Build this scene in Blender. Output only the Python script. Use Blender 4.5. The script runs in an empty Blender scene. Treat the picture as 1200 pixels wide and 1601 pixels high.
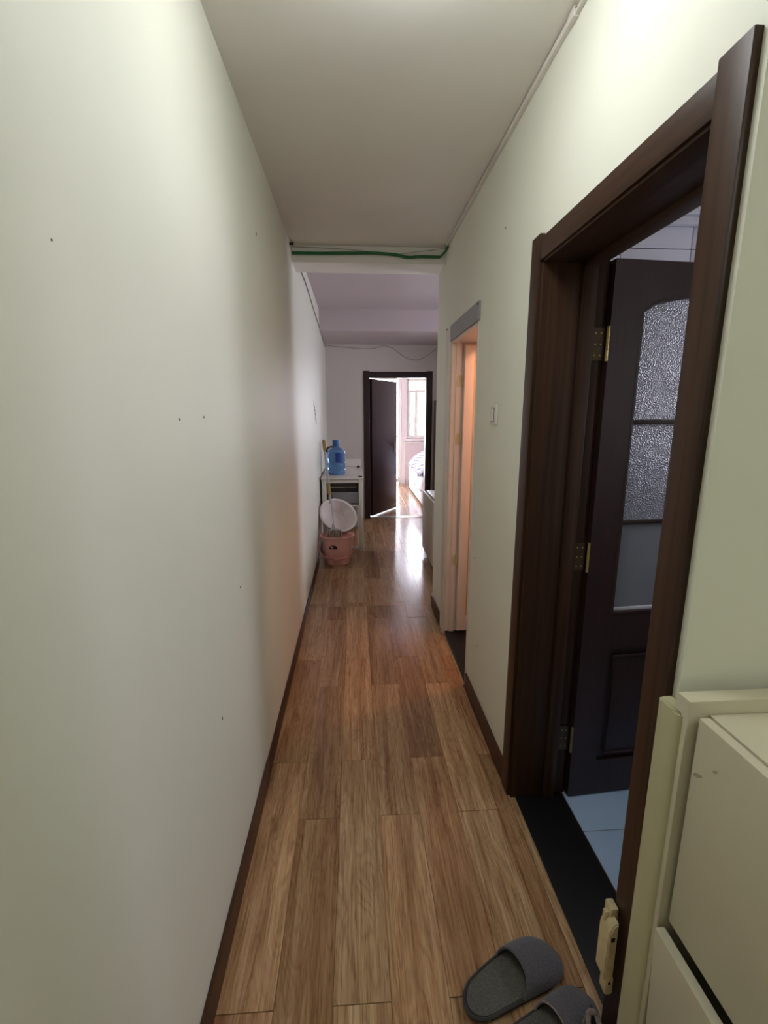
import bpy, bmesh, math, random
from mathutils import Vector, Matrix
random.seed(7)
PI = math.pi
D = bpy.data
C = bpy.context.scene.collection
S = bpy.context.scene

# ---------------------------------------------------------------- camera
cam_d = D.cameras.new('camera'); cam = D.objects.new('camera', cam_d); C.objects.link(cam)
cam_d.sensor_fit = 'VERTICAL'; cam_d.sensor_height = 36.0
cam_d.lens = 36.0 * 736.08 / 1601.0
cam_d.clip_start = 0.02; cam_d.clip_end = 200
pitch, yaw, roll = 0.2057, 0.0616, -0.001
fw = Vector((math.sin(yaw)*math.cos(pitch), math.cos(yaw)*math.cos(pitch), -math.sin(pitch)))
rt = Vector((math.cos(yaw), -math.sin(yaw), 0)); up = rt.cross(fw)
r2 = rt*math.cos(roll) + up*math.sin(roll); u2 = -rt*math.sin(roll) + up*math.cos(roll)
cam.matrix_world = Matrix(((r2.x, u2.x, -fw.x, 0), (r2.y, u2.y, -fw.y, 0), (r2.z, u2.z, -fw.z, 1.52), (0, 0, 0, 1)))
S.camera = cam

# ---------------------------------------------------------------- world, exposure, window portals
W = D.worlds.new('sky'); S.world = W; W.use_nodes = True
W.node_tree.nodes['Background'].inputs[0].default_value = (0.92, 0.90, 1.0, 1)
W.node_tree.nodes['Background'].inputs[1].default_value = 22.0
S.view_settings.view_transform = 'Standard'; S.view_settings.look = 'None'
S.view_settings.exposure = 0.0; S.view_settings.gamma = 1.0
S.view_settings.use_curve_mapping = False
LAMP_STRENGTH = 17.5
ENTRY_FILL_STRENGTH = 27.0
BATH_STRENGTH = 110.0
def portal(loc, rot, sx, sy):
    l = D.lights.new('window_portal', 'AREA'); l.shape = 'RECTANGLE'; l.size = sx; l.size_y = sy
    l.cycles.is_portal = True
    o = D.objects.new('window_portal', l); C.objects.link(o); o.location = loc; o.rotation_euler = rot
portal((1.875, 10.47, 1.62), (-PI/2, 0, 0), 1.45, 1.24)
portal((0.55, 10.47, 1.15), (-PI/2, 0, 0), 0.95, 2.3)
portal((3.32, 4.5, 1.6), (0, PI/2, 0), 0.9, .96)
portal((2.52, 1.40, 1.70), (0, PI/2, 0), 0.5, 0.5)

# ---------------------------------------------------------------- material helpers
def srgb(r, g, b):
    f = lambda c: (c/255/12.92) if c/255 <= .04045 else ((c/255+.055)/1.055)**2.4
    return (f(r), f(g), f(b), 1)
class NT:
    def __init__(s, name):
        s.m = D.materials.new(name); s.m.use_nodes = True; s.t = s.m.node_tree; s.n = s.t.nodes; s.l = s.t.links
        s.b = s.n['Principled BSDF']
    def add(s, typ, **kw):
        n = s.n.new(typ)
        for k, v in kw.items():
            if k.startswith('i_'): n.inputs[k[2:].replace('_', ' ')].default_value = v
            else: setattr(n, k, v)
        return n
    def link(s, a, b): s.l.new(a, b)
    def coords(s, scale=(1, 1, 1), rnd=False, src='Object'):
        tc = s.add('ShaderNodeTexCoord'); mp = s.add('ShaderNodeMapping'); mp.inputs['Scale'].default_value = scale
        s.link(tc.outputs[src], mp.inputs['Vector'])
        if rnd:
            oi = s.add('ShaderNodeObjectInfo'); mu = s.add('ShaderNodeMath', operation='MULTIPLY'); mu.inputs[1].default_value = 37.0
            cx = s.add('ShaderNodeCombineXYZ'); s.link(oi.outputs['Random'], mu.inputs[0])
            for k in range(3): s.link(mu.outputs[0], cx.inputs[k])
            s.link(cx.outputs[0], mp.inputs['Location']); s.oi = oi
        return mp.outputs[0]
    def noise(s, vec, scale, detail=4, rough=.55, dist=0):
        n = s.add('ShaderNodeTexNoise'); n.inputs['Scale'].default_value = scale; n.inputs['Detail'].default_value = detail
        n.inputs['Roughness'].default_value = rough; n.inputs['Distortion'].default_value = dist; s.link(vec, n.inputs['Vector']); return n.outputs['Fac']
    def ramp(s, fac, stops):
        r = s.add('ShaderNodeValToRGB'); e = r.color_ramp.elements
        e[0].position, e[0].color = stops[0]; e[1].position, e[1].color = stops[-1]
        for p, c in stops[1:-1]:
            x = e.new(p); x.color = c
        s.link(fac, r.inputs[0]); return r.outputs[0]
    def mix(s, fac, a, b, mode='MIX'):
        m = s.add('ShaderNodeMix', data_type='RGBA', blend_type=mode)
        for v, i in ((fac, 0), (a, 6), (b, 7)):
            if hasattr(v, 'links'): s.link(v, m.inputs[i])
            else: m.inputs[i].default_value = v
        return m.outputs[2]
    def bump(s, h, strength, dist=.001, prev=None):
        b = s.add('ShaderNodeBump'); b.inputs['Strength'].default_value = strength; b.inputs['Distance'].default_value = dist
        s.link(h, b.inputs['Height'])
        if prev is not None: s.link(prev, b.inputs['Normal'])
        return b.outputs[0]
def plain(name, col, rough=.5, metal=0, var=.06, vs=6, bump=.15, bs=120, coat=0, sheen=0):
    t = NT(name); v = t.coords(); n = t.noise(v, vs)
    c2 = tuple(max(0, x*(1-var*2)) for x in col[:3])+(1,)
    t.link(t.ramp(n, [(.3, c2), (.7, col)]), t.b.inputs['Base Color'])
    t.b.inputs['Roughness'].default_value = rough; t.b.inputs['Metallic'].default_value = metal
    t.b.inputs['Coat Weight'].default_value = coat; t.b.inputs['Sheen Weight'].default_value = sheen
    if bump: t.link(t.bump(t.noise(v, bs), bump, .0006), t.b.inputs['Normal'])
    return t.m
def wall_mat(name, col, wav=1.0):
    t = NT(name); v = t.coords(); vb = t.coords((1, 1, .18))
    c2 = tuple(x*.95 for x in col[:3])+(1,)
    t.link(t.ramp(t.noise(v, 1.3, 3), [(.3, c2), (.7, col)]), t.b.inputs['Base Color'])
    b1 = t.bump(t.noise(vb, 2.2, 1, .4), .55*wav, .02)
    b2 = t.bump(t.noise(v, 260, 3), .12, .0008, b1)
    t.link(b2, t.b.inputs['Normal']); t.b.inputs['Roughness'].default_value = .55
    t.b.inputs['Specular IOR Level'].default_value = .3
    return t.m
def plank_mat():
    t = NT('oak_look_plank'); v = t.coords((1, 1, 1), rnd=True)
    def sc(vec, s):
        m = t.add('ShaderNodeMapping'); m.inputs['Scale'].default_value = s; t.link(vec, m.inputs['Vector']); return m.outputs[0]
    strip = t.noise(sc(v, (17, .55, 1)), 1.0, 2, .5, .4)
    grain = t.noise(sc(v, (150, 5.0, 1)), 1.0, 6, .75, .6)
    streak = t.noise(sc(v, (46, 2.4, 1)), 1.0, 4, .65, 1.0)
    cath = t.noise(sc(v, (11, 1.5, 1)), 1.0, 2, .5, 1.4)
    wv = t.add('ShaderNodeMath', operation='MULTIPLY'); wv.inputs[1].default_value = 70; t.link(cath, wv.inputs[0])
    sn = t.add('ShaderNodeMath', operation='SINE'); t.link(wv.outputs[0], sn.inputs[0])
    rings = t.add('ShaderNodeMapRange'); rings.inputs['From Min'].default_value = -1; t.link(sn.outputs[0], rings.inputs['Value'])
    knot = t.noise(sc(v, (12, 2.6, 1)), 1.0, 4, .65, 1.0)
    base = t.ramp(strip, [(.25, srgb(182, 148, 116)), (.42, srgb(208, 176, 142)), (.6, srgb(226, 198, 164)), (.8, srgb(240, 216, 184))])
    g = t.ramp(grain, [(.34, srgb(170, 146, 124)), (.5, srgb(230, 222, 212)), (.64, (1, 1, 1, 1))])
    c = t.mix(.85, base, g, 'MULTIPLY')
    c = t.mix(.6, c, t.ramp(streak, [(.28, srgb(176, 138, 108)), (.46, srgb(236, 226, 214)), (.6, (1, 1, 1, 1))]), 'MULTIPLY')
    c = t.mix(.22, c, t.ramp(rings.outputs[0], [(0, srgb(130, 92, 62)), (.35, srgb(235, 225, 215)), (1, (1, 1, 1, 1))]), 'MULTIPLY')
    c = t.mix(t.ramp(knot, [(.0, (0, 0, 0, 1)), (.60, (0, 0, 0, 1)), (.74, (.8, .8, .8, 1))]), c, srgb(124, 84, 54))
    rr = t.ramp(t.oi.outputs['Random'], [(0, srgb(212, 196, 180)), (.35, srgb(238, 236, 228)), (.7, srgb(255, 246, 236)), (1, srgb(236, 214, 200))])
    c = t.mix(1, c, rr, 'MULTIPLY')
    t.link(c, t.b.inputs['Base Color'])
    r = t.ramp(grain, [(.3, (.24,)*3+(1,)), (.7, (.13,)*3+(1,))]); t.link(r, t.b.inputs['Roughness'])
    t.link(t.bump(grain, .12, .0008), t.b.inputs['Normal'])
    return t.m
def dark_wood(name, a, b, axis=2, rough=.42, spec=.3):
    t = NT(name); s = [60, 60, 60]; s[axis] = 1.6
    v = t.coords(tuple(s)); n = t.noise(v, 1.0, 4, .6, .3)
    v2 = t.coords((300 if axis else 6, 300, 6 if axis == 2 else 300))
    c = t.ramp(n, [(.28, a), (.72, b)])
    t.link(c, t.b.inputs['Base Color']); t.b.inputs['Roughness'].default_value = rough
    t.link(t.bump(t.noise(v2, 1, 2), .08, .0005), t.b.inputs['Normal']); t.b.inputs['Specular IOR Level'].default_value = spec
    t.b.inputs['Coat Roughness'].default_value = .3
    return t.m
def emit(name, col, st):
    t = NT(name); t.b.inputs['Base Color'].default_value = (.8, .8, .8, 1)
    t.b.inputs['Emission Color'].default_value = col; t.b.inputs['Emission Strength'].default_value = st; return t.m
def thin_glass(name, tint):
    t = NT(name); n = t.n; n.remove(t.b); out = n['Material Output']
    tr = t.add('ShaderNodeBsdfTransparent'); tr.inputs[0].default_value = tint
    gl = t.add('ShaderNodeBsdfGlossy'); gl.inputs['Roughness'].default_value = .03
    fr = t.add('ShaderNodeFresnel'); fr.inputs[0].default_value = 1.45
    mx = t.add('ShaderNodeMixShader'); t.link(fr.outputs[0], mx.inputs[0]); t.link(tr.outputs[0], mx.inputs[1]); t.link(gl.outputs[0], mx.inputs[2])
    t.link(mx.outputs[0], out.inputs[0]); return t.m
M = {}
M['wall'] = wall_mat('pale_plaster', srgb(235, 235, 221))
M['wall_far'] = wall_mat('daylight_tint_plaster', srgb(214, 206, 200), .5)  # pink-grey cast of the mixed daylight is carried in the base colour
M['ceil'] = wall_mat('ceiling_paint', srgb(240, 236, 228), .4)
M['ceil_far'] = wall_mat('ceiling_paint_daylight_tint', srgb(206, 194, 196), .4)  # ceiling copy with the pink cast of daylight put into its colour
M['plank'] = plank_mat()
M['joint'] = plain('dark_joint', srgb(96, 68, 46), .9)
M['base'] = dark_wood('brown_baseboard', srgb(60, 36, 24), srgb(88, 56, 40), 1)
M['walnut'] = dark_wood('walnut_veneer', srgb(44, 27, 18), srgb(74, 50, 34), 2)
M['walnut_y'] = dark_wood('walnut_veneer_flat', srgb(44, 27, 18), srgb(74, 50, 34), 1)
M['espresso'] = dark_wood('espresso_door', srgb(40, 24, 24), srgb(54, 34, 33), 2, .28, .5)
M['dark_door'] = dark_wood('dark_brown_door', srgb(44, 30, 30), srgb(62, 44, 42), 2, .3)
M['white'] = plain('white_paint', srgb(228, 222, 212), .35)
M['white_lac'] = plain('cream_lacquer', srgb(214, 208, 184), .32, var=.02)
M['post'] = plain('cream_vinyl', srgb(206, 202, 166), .4, var=.03)
M['plastic'] = plain('white_plastic', srgb(226, 224, 214), .35)
M['cream_plastic'] = plain('cream_plastic', srgb(226, 208, 164), .4, var=.1, vs=40)
M['scuff'] = plain('grey_scuff', srgb(176, 168, 148), .7)
M['hole'] = plain('dark_hole', srgb(40, 34, 24), .8)
M['black_stone'] = plain('black_stone', srgb(22, 22, 24), .42, var=.2, vs=60)
M['tile_floor'] = plain('pale_blue_tile', srgb(178, 204, 240), .2, var=.02)
M['tile_wall'] = plain('grey_white_tile', srgb(200, 200, 208), .2, var=.02)
M['grout'] = plain('grout', srgb(120, 120, 124), .9)
M['bronze'] = plain('aged_bronze', srgb(96, 84, 70), .38, 1)
M['steel'] = plain('brushed_steel', srgb(170, 160, 140), .3, 1)
M['chrome'] = plain('chrome', srgb(220, 220, 220), .12, 1, bump=0)
M['brass'] = plain('brass', srgb(206, 180, 116), .4, .7)
M['pink'] = plain('pink_plastic', srgb(232, 176, 168), .4, var=.02)
M['pink_d'] = plain('pink_plastic_inner', srgb(214, 136, 126), .5)
M['basin'] = plain('white_enamel_plastic', srgb(226, 214, 210), .3, var=.02)
M['black'] = plain('black_plastic', srgb(24, 22, 24), .4)
M['green'] = plain('green_tape', srgb(8, 104, 54), .35, var=.1, vs=30)
M['grip'] = plain('mustard_grip', srgb(150, 128, 60), .5)
M['polegrey'] = plain('pale_grey_pole', srgb(172, 168, 166), .35)
M['mopfab'] = plain('mop_fabric', srgb(158, 148, 132), .9)
M['greyboard'] = plain('grey_board', srgb(150, 148, 152), .5)
M['rug'] = plain('slipper_sole', srgb(64, 60, 62), .9)
M['cable'] = plain('cable_sheath', srgb(196, 190, 176), .5)
M['cable_d'] = plain('aged_cable_sheath', srgb(150, 142, 130), .6)
M['mark'] = plain('wall_chip', srgb(96, 92, 84), .9)
M['redmark'] = plain('red_scribble', srgb(178, 120, 122), .9)
M['bedwhite'] = plain('bed_white', srgb(226, 212, 214), .4)
M['bedwall'] = wall_mat('daylight_pink_plaster', srgb(214, 204, 204), .3)  # the pink is daylight bounce, painted into the plaster colour
M['greycab'] = plain('taupe_laminate', srgb(122, 112, 106), .4)
M['beigecab'] = plain('beige_laminate', srgb(186, 172, 150), .4)
M['dusty'] = plain('dusty_pink_stone', srgb(202, 186, 186), .5, vs=20)
M['glass'] = thin_glass('window_glass', (.97, .98, 1, 1))
M['glass_dim'] = thin_glass('tinted_window_glass', (.36, .40, .50, 1))
M['leaf2'] = plain('cream_gloss_paint', srgb(244, 228, 218), .35, var=.02)
def fabric(name, col):
    t = NT(name); v = t.coords(); n = t.noise(v, 420, 3, .7)
    c1 = tuple(x*.55 for x in col[:3])+(1,); c2 = tuple(min(1, x*1.7) for x in col[:3])+(1,)
    t.link(t.ramp(n, [(.32, c1), (.5, col), (.68, c2)]), t.b.inputs['Base Color']); t.b.inputs['Roughness'].default_value = .95
    t.b.inputs['Sheen Weight'].default_value = .3; t.link(t.bump(n, .5, .001), t.b.inputs['Normal']); return t.m
M['felt'] = fabric('grey_felt', srgb(86, 84, 89))
M['felt_in'] = fabric('grey_green_felt', srgb(90, 89, 84))
M['felt_d'] = fabric('dark_mesh_fabric', srgb(58, 58, 56))
M['collar'] = fabric('pinkish_grey_collar', srgb(140, 124, 122))
def frosted():
    t = NT('pebbled_glass'); v = t.coords()
    vo = t.add('ShaderNodeTexVoronoi'); vo.inputs['Scale'].default_value = 210; t.link(v, vo.inputs['Vector'])
    t.b.inputs['Base Color'].default_value = (.26, .27, .33, 1); t.b.inputs['Roughness'].default_value = .22
    t.b.inputs['Transmission Weight'].default_value = .25; t.b.inputs['Specular IOR Level'].default_value = .7
    t.link(t.bump(vo.outputs['Distance'], .9, .0025), t.b.inputs['Normal']); return t.m
M['frost'] = frosted()
def frosted2():
    t = NT('fine_frosted_glass'); v = t.coords()
    t.b.inputs['Base Color'].default_value = (.22, .235, .27, 1); t.b.inputs['Roughness'].default_value = .45
    t.b.inputs['Transmission Weight'].default_value = .2
    t.link(t.bump(t.noise(v, 500, 2), .3, .0008), t.b.inputs['Normal']); return t.m
M['frost2'] = frosted2()
def water_plastic():
    t = NT('blue_bottle_plastic'); t.b.inputs['Base Color'].default_value = (.20, .38, .70, 1)
    t.b.inputs['Transmission Weight'].default_value = .75; t.b.inputs['Roughness'].default_value = .12; t.b.inputs['IOR'].default_value = 1.2
    v = t.coords((1, 1, 14)); t.link(t.bump(t.noise(v, 3, 1), .4, .004), t.b.inputs['Normal']); return t.m
M['bottle'] = water_plastic()
M['bottlecap'] = plain('blue_cap', srgb(40, 90, 160), .4)
M['bottlelabel'] = plain('blue_label', srgb(20, 60, 140), .5)
def stripes():
    t = NT('striped_quilt'); v = t.coords((1, 1, 1)); w = t.add('ShaderNodeTexWave'); w.inputs['Scale'].default_value = 5.5; w.bands_direction = 'DIAGONAL'
    w.inputs['Distortion'].default_value = 2.0; t.link(v, w.inputs['Vector'])
    t.link(t.ramp(w.outputs['Fac'], [(.3, srgb(150, 152, 176)), (.6, srgb(226, 224, 238))]), t.b.inputs['Base Color']); t.b.inputs['Roughness'].default_value = .9
    return t.m
M['quilt'] = stripes()

# ---------------------------------------------------------------- mesh helpers
def box(bm, x0, x1, y0, y1, z0, z1, mat=None, bev=0):
    r = bmesh.ops.create_cube(bm, size=1)
    vs = r['verts']; sx, sy, sz = x1-x0, y1-y0, z1-z0
    for v in vs:
        v.co = Vector(((v.co.x+.5)*sx+x0, (v.co.y+.5)*sy+y0, (v.co.z+.5)*sz+z0))
    if bev:
        es = set(e for v in vs for e in v.link_edges)
        rr = bmesh.ops.bevel(bm, geom=list(es), offset=bev, segments=2, profile=.6, affect='EDGES')
        vs = list({v for f in rr['faces'] for v in f.verts} | {v for v in vs if v.is_valid})
    if mat is not None:
        for v in vs: v.co = mat @ v.co
    return vs
def tube(bm, pts, r, seg=10, closed=False, flat=1.0):
    pts = [Vector(p) for p in pts]; n = len(pts); rings = []
    prev = None
    for i, p in enumerate(pts):
        if closed: t = (pts[(i+1) % n]-pts[i-1]).normalized()
        else: t = (pts[min(i+1, n-1)]-pts[max(i-1, 0)]).normalized()
        a = prev if prev is not None else (Vector((0, 0, 1)) if abs(t.z) < .9 else Vector((1, 0, 0)))
        a = (a-t*a.dot(t)).normalized(); b = t.cross(a); prev = a
        rr = r[i] if isinstance(r, (list, tuple)) else r
        rings.append([bm.verts.new(p+(a*math.cos(k*2*PI/seg)+b*math.sin(k*2*PI/seg)*flat)*rr) for k in range(seg)])
    for i in range(n if closed else n-1):
        A, B = rings[i], rings[(i+1) % n]
        for k in range(seg): bm.faces.new((A[k], A[(k+1) % seg], B[(k+1) % seg], B[k]))
    if not closed:
        bm.faces.new(rings[0][::-1]); bm.faces.new(rings[-1])
def lathe(bm, prof, seg=40, mat=None, ex=1.0, ey=1.0, p=2.0):
    rings = []
    for (r, z) in prof:
        ring = []
        for k in range(seg):
            a = 2*PI*k/seg; c, s = math.cos(a), math.sin(a)
            if p != 2: c = math.copysign(abs(c)**(2/p), c); s = math.copysign(abs(s)**(2/p), s)
            v = Vector((r*c*ex, r*s*ey, z)); ring.append(bm.verts.new(mat @ v if mat is not None else v))
        rings.append(ring)
    for A, B in zip(rings, rings[1:]):
        for k in range(seg): bm.faces.new((A[k], A[(k+1) % seg], B[(k+1) % seg], B[k]))
    if prof[0][0] > 1e-5: bm.faces.new(rings[0][::-1])
    if prof[-1][0] > 1e-5: bm.faces.new(rings[-1])
def prism(bm, pts, axis, a, b):
    def P(q, w):
        if axis == 0: return (w, q[0], q[1])
        if axis == 1: return (q[0], w, q[1])
        return (q[0], q[1], w)
    A = [bm.verts.new(P(q, a)) for q in pts]; B = [bm.verts.new(P(q, b)) for q in pts]
    bm.faces.new(A[::-1]); bm.faces.new(B); n = len(pts)
    for k in range(n): bm.faces.new((A[k], A[(k+1) % n], B[(k+1) % n], B[k]))
def mesh(name, bm, m, smooth=True):
    bmesh.ops.recalc_face_normals(bm, faces=bm.faces)
    me = D.meshes.new(name); bm.to_mesh(me); bm.free()
    me.materials.append(m)
    if smooth:
        me.polygons.foreach_set('use_smooth', [True]*len(me.polygons))
        try: me.set_sharp_from_angle(angle=math.radians(38))
        except Exception: pass
    return me
def obj(name, bm, m, parent=None, smooth=True):
    me = bm if isinstance(bm, bpy.types.Mesh) else mesh(name, bm, m, smooth)
    o = D.objects.new(name, me); C.objects.link(o)
    if parent is not None: o.parent = parent
    return o
def bx(*boxes, bev=0, mat=None):
    bm = bmesh.new()
    for b in boxes: box(bm, *b, bev=bev, mat=mat)
    return bm
def tag(o, label, cat=None, group=None, kind=None):
    o['label'] = label
    if cat: o['category'] = cat
    if group: o['group'] = group
    if kind: o['kind'] = kind
    return o
def thing(name, label, cat=None, loc=(0, 0, 0), rz=0, group=None, kind=None):
    o = D.objects.new(name, None); C.objects.link(o); o.location = loc; o.rotation_euler = (0, 0, rz)
    return tag(o, label, cat, group, kind)
def struct(name, bm, m, label, parent=None, smooth=False, cat='wall'):
    o = obj(name, bm, m, parent, smooth); return tag(o, label, cat, None, 'structure')

# ================================================================= STRUCTURE
XL, XR, XB = -.3886, .6115, .82
H1, H2, HB = 2.582, 2.692, 2.80
YB, YF, YW = -1.3, 6.83, 10.35
# ---- floor: joint-coloured bed, planks laid on it one by one
fl = struct('floor', bx((XL-.1, 3.3, YB-.1, YF+.14, -.12, -.0035), (-1.2, 3.3, YF+.14, YW+.2, -.12, -.0035)), M['joint'],
            'wood-look plank floor running down the corridor into the bedroom', cat='floor')
PW, PL, GAP = .1543, .895, .0009
def plank_mesh(x0, x1, y0, y1):
    bm = bmesh.new(); box(bm, x0, x1, y0, y1, -.0034, 0)
    top = [e for e in bm.edges if all(v.co.z > -.001 for v in e.verts)]
    bmesh.ops.bevel(bm, geom=top, offset=.0006, segments=1, affect='EDGES')
    return mesh('plank', bm, M['plank'], False)
full = plank_mesh(-PW/2+GAP/2, PW/2-GAP/2, -PL/2+GAP, PL/2-GAP)
full_cache = {}
def lay(X0, X1, Y0, Y1):
    k0 = math.floor((X0-.0775)/PW)-1
    for k in range(k0, k0+40):
        cx = .0775+PW*(k+.5)
        a, b = max(cx-PW/2, X0), min(cx+PW/2, X1)
        if b-a < .01: continue
        y = (1.845 if k % 2 else 1.540)-PL*4
        while y < Y1:
            c, d = max(y, Y0), min(y+PL, Y1)
            if d-c > .02:
                key = (round(a-cx, 4), round(b-cx, 4), round(c-y, 4), round(d-y, 4))
                if key not in full_cache:
                    full_cache[key] = plank_mesh(a-cx+GAP/2, b-cx-GAP/2, c-y-PL/2+GAP, d-y-PL/2-GAP)
                o = D.objects.new('plank', full_cache[key]); C.objects.link(o); o.parent = fl
                o.location = (cx, y+PL/2, random.uniform(-.0006, .0004)); o.rotation_euler = (random.uniform(-.0005, .0005), random.uniform(-.002, .002), 0)
            y += PL
lay(XL, .600, YB, 3.57)
lay(.600, 1.85, YB, .775)
lay(XL, 2.6, 3.57, YF)
lay(-.2, 2.6, YF+.14, YW)
obj('edge_strip', bx((.6005, .628, .864, 1.604, -.003, .0015), (.6005, .628, 2.41, 3.04, -.003, .0015), bev=.0008), M['plank'], fl)

# ---- walls
wl = struct('wall_left', bx((XL-.11, XL, YB, YF, -.05, HB)), M['wall'], 'long pale plaster wall on the left of the corridor')
wr = struct('wall_right', bx((XR, XB, .775, .850, 0, HB), (XR, XB, .850, 1.617, 2.012, HB), (XR, XB, 1.617, 2.400, 0, HB),
            (XR, XB, 2.400, 3.045, 1.965, HB), (XR, XB, 3.045, 3.57, 0, HB)), M['wall'], 'pale plaster wall with two doorways on the right of the corridor')
struct('wall_entry', bx((XB, 1.95, .775, .875, 0, HB)), M['wall'], 'pale wall facing the viewer behind the cream shoe cabinet')
struct('wall_entry_side', bx((1.85, 1.95, YB, .775, 0, HB)), M['wall'], 'entry side wall at the far right')
struct('wall_back', bx((XL-.11, 1.95, YB-.1, YB, -.05, HB)), M['wall'], 'wall behind the viewer')
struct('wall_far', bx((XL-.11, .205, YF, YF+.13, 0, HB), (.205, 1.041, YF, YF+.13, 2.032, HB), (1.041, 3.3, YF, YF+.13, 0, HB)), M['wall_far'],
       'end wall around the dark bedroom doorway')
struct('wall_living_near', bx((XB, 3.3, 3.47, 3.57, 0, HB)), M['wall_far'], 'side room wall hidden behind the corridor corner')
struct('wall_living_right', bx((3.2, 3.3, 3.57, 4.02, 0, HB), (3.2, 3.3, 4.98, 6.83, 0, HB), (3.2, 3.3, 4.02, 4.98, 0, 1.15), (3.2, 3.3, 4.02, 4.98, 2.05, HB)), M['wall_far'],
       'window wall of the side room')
# ---- ceilings and beams
struct('ceiling', bx((XL, XR, YB, 3.34, H1, HB), (XR, 1.85, YB, .775, H1, HB)), M['ceil'], 'plain corridor ceiling', cat='ceiling')
struct('trim_1', bx((XL, XR, 3.34, 3.57, 2.482, HB)), M['ceil'], 'ceiling beam across the corridor behind the green cord', cat='beam')
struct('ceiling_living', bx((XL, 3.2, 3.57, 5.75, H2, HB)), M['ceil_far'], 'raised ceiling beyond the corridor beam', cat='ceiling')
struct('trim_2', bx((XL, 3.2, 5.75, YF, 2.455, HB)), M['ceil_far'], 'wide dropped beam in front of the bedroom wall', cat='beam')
# ---- baseboards
def bboard(name, x0, x1, y0, y1, label, h=.092, rnd=None):
    bm = bmesh.new(); box(bm, x0, x1, y0, y1, 0, h, bev=.003)
    return struct(name, bm, M['base'], label, smooth=True, cat='baseboard')
bboard('baseboard_left', XL, XL+.011, YB, 1.76, 'near length of brown baseboard on the left wall')
bboard('baseboard_left_far', XL, XL+.009, 1.765, YF, 'far length of brown baseboard on the left wall', .085)
bboard('baseboard_right', XR-.011, XR, 1.672, 2.375, 'brown baseboard between the two right doorways')
bboard('baseboard_right_far', XR-.011, XR, 3.19, 3.57, 'short brown baseboard beyond the bathroom doorway')

# ---- kitchen room
KZ = 2.36
struct('wall_kitchen_back', bx((XB, 2.45, 2.062, 2.16, 0, 2.42)), M['grout'], 'tiled kitchen wall behind the open glazed door')
kb = D.objects['wall_kitchen_back']
tm = mesh('tile', bx((-.1485, .1485, 0, .009, -.1485, .1485), bev=.002), M['tile_wall'])
tm_top = mesh('tile', bx((-.1485, .1485, 0, .009, -.1485, -.066), bev=.002), M['tile_wall'])
for i in range(6):
    for j in range(9):
        z = .386-.3*1+.3*j-.15
        x = 1.405-.3*2+.15+.3*i
        if x+.15 > 2.45: continue
        o = D.objects.new('tile', tm if j < 8 else tm_top); C.objects.link(o); o.parent = kb; o.location = (x, 2.053, z+.001)
struct('trim_3', bx((XB, 2.4, 2.0, 2.053, 2.30, 2.345), (XB, 2.4, 2.02, 2.053, 2.27, 2.30), bev=.004), M['tile_wall'], 'white cornice above the kitchen tiles', cat='trim')
struct('wall_kitchen_right', bx((2.4, 2.5, .875, 1.15, 0, 2.42), (2.4, 2.5, 1.65, 2.16, 0, 2.42), (2.4, 2.5, 1.15, 1.65, 0, 1.45), (2.4, 2.5, 1.15, 1.65, 1.95, 2.42)), M['tile_wall'], 'window wall of the kitchen')
struct('wall_kitchen_near', bx((1.951, 2.5, .775, .874, 0, 2.42)), M['tile_wall'], 'near wall of the kitchen hidden behind the entry wall')
struct('ceiling_kitchen', bx((XB, 2.45, .875, 2.16, KZ, 2.42)), M['white'], 'kitchen ceiling', cat='ceiling')
kf = struct('floor_kitchen', bx((XB, 2.45, .875, 2.16, -.1, -.006)), M['grout'], 'pale blue tiled kitchen floor', cat='floor')
fm = mesh('tile', bx((-.1485, .1485, -.1485, .1485, -.006, 0), bev=.0015), M['tile_floor'])
for i in range(6):
    for j in range(4):
        x, y = .828+.15+.3*i, 1.423-.3*2+.15+.3*j+.0
        if y+.15 < .88 or x+.15 > 2.5: continue
        o = D.objects.new('tile', fm); C.objects.link(o); o.parent = kf; o.location = (x, y, -.001)
# ---- bathroom room
struct('wall_bath_near', bx((XB, 2.0, 2.16, 2.24, 0, HB)), M['white'], 'near wall of the warm lit bathroom')
struct('wall_bath_right', bx((2.0, 2.1, 2.16, 3.47, 0, HB)), M['white'], 'far side wall of the warm lit bathroom')
struct('wall_bath_far', bx((XB, 2.0, 3.40, 3.47, 0, HB)), M['white'], 'back wall of the warm lit bathroom')
struct('ceiling_bath', bx((XB, 2.0, 2.24, 3.40, 2.3, HB)), M['white'], 'bathroom ceiling', cat='ceiling')
struct('floor_bath', bx((XB, 2.0, 2.24, 3.40, -.1, .0)), M['black_stone'], 'dark bathroom floor', cat='floor')

# ---- bedroom
struct('wall_bedroom_left', bx((-1.2, -1.1, YF+.13, YW, 0, HB)), M['bedwall'], 'left wall of the bedroom')
struct('wall_bedroom_right', bx((3.2, 3.3, YF+.13, YW, 0, HB)), M['bedwall'], 'right wall of the bedroom')
struct('wall_window', bx((-1.2, .08, YW, YW+.2, 0, HB), (.08, 1.022, YW, YW+.2, 2.36, HB), (1.022, 1.14, YW, YW+.2, 0, HB),
       (1.14, 2.6, YW, YW+.2, 0, .985), (1.14, 2.6, YW, YW+.2, 2.245, HB), (2.6, 3.3, YW, YW+.2, 0, HB)), M['bedwall'], 'bedroom wall around the bright window and balcony door')
struct('ceiling_bedroom', bx((-1.2, 3.3, YF+.13, YW, H2, HB)), M['bedwall'], 'bedroom ceiling', cat='ceiling')
w1 = thing('window_1', 'bright white framed bedroom window', 'window', kind='structure')
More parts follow.
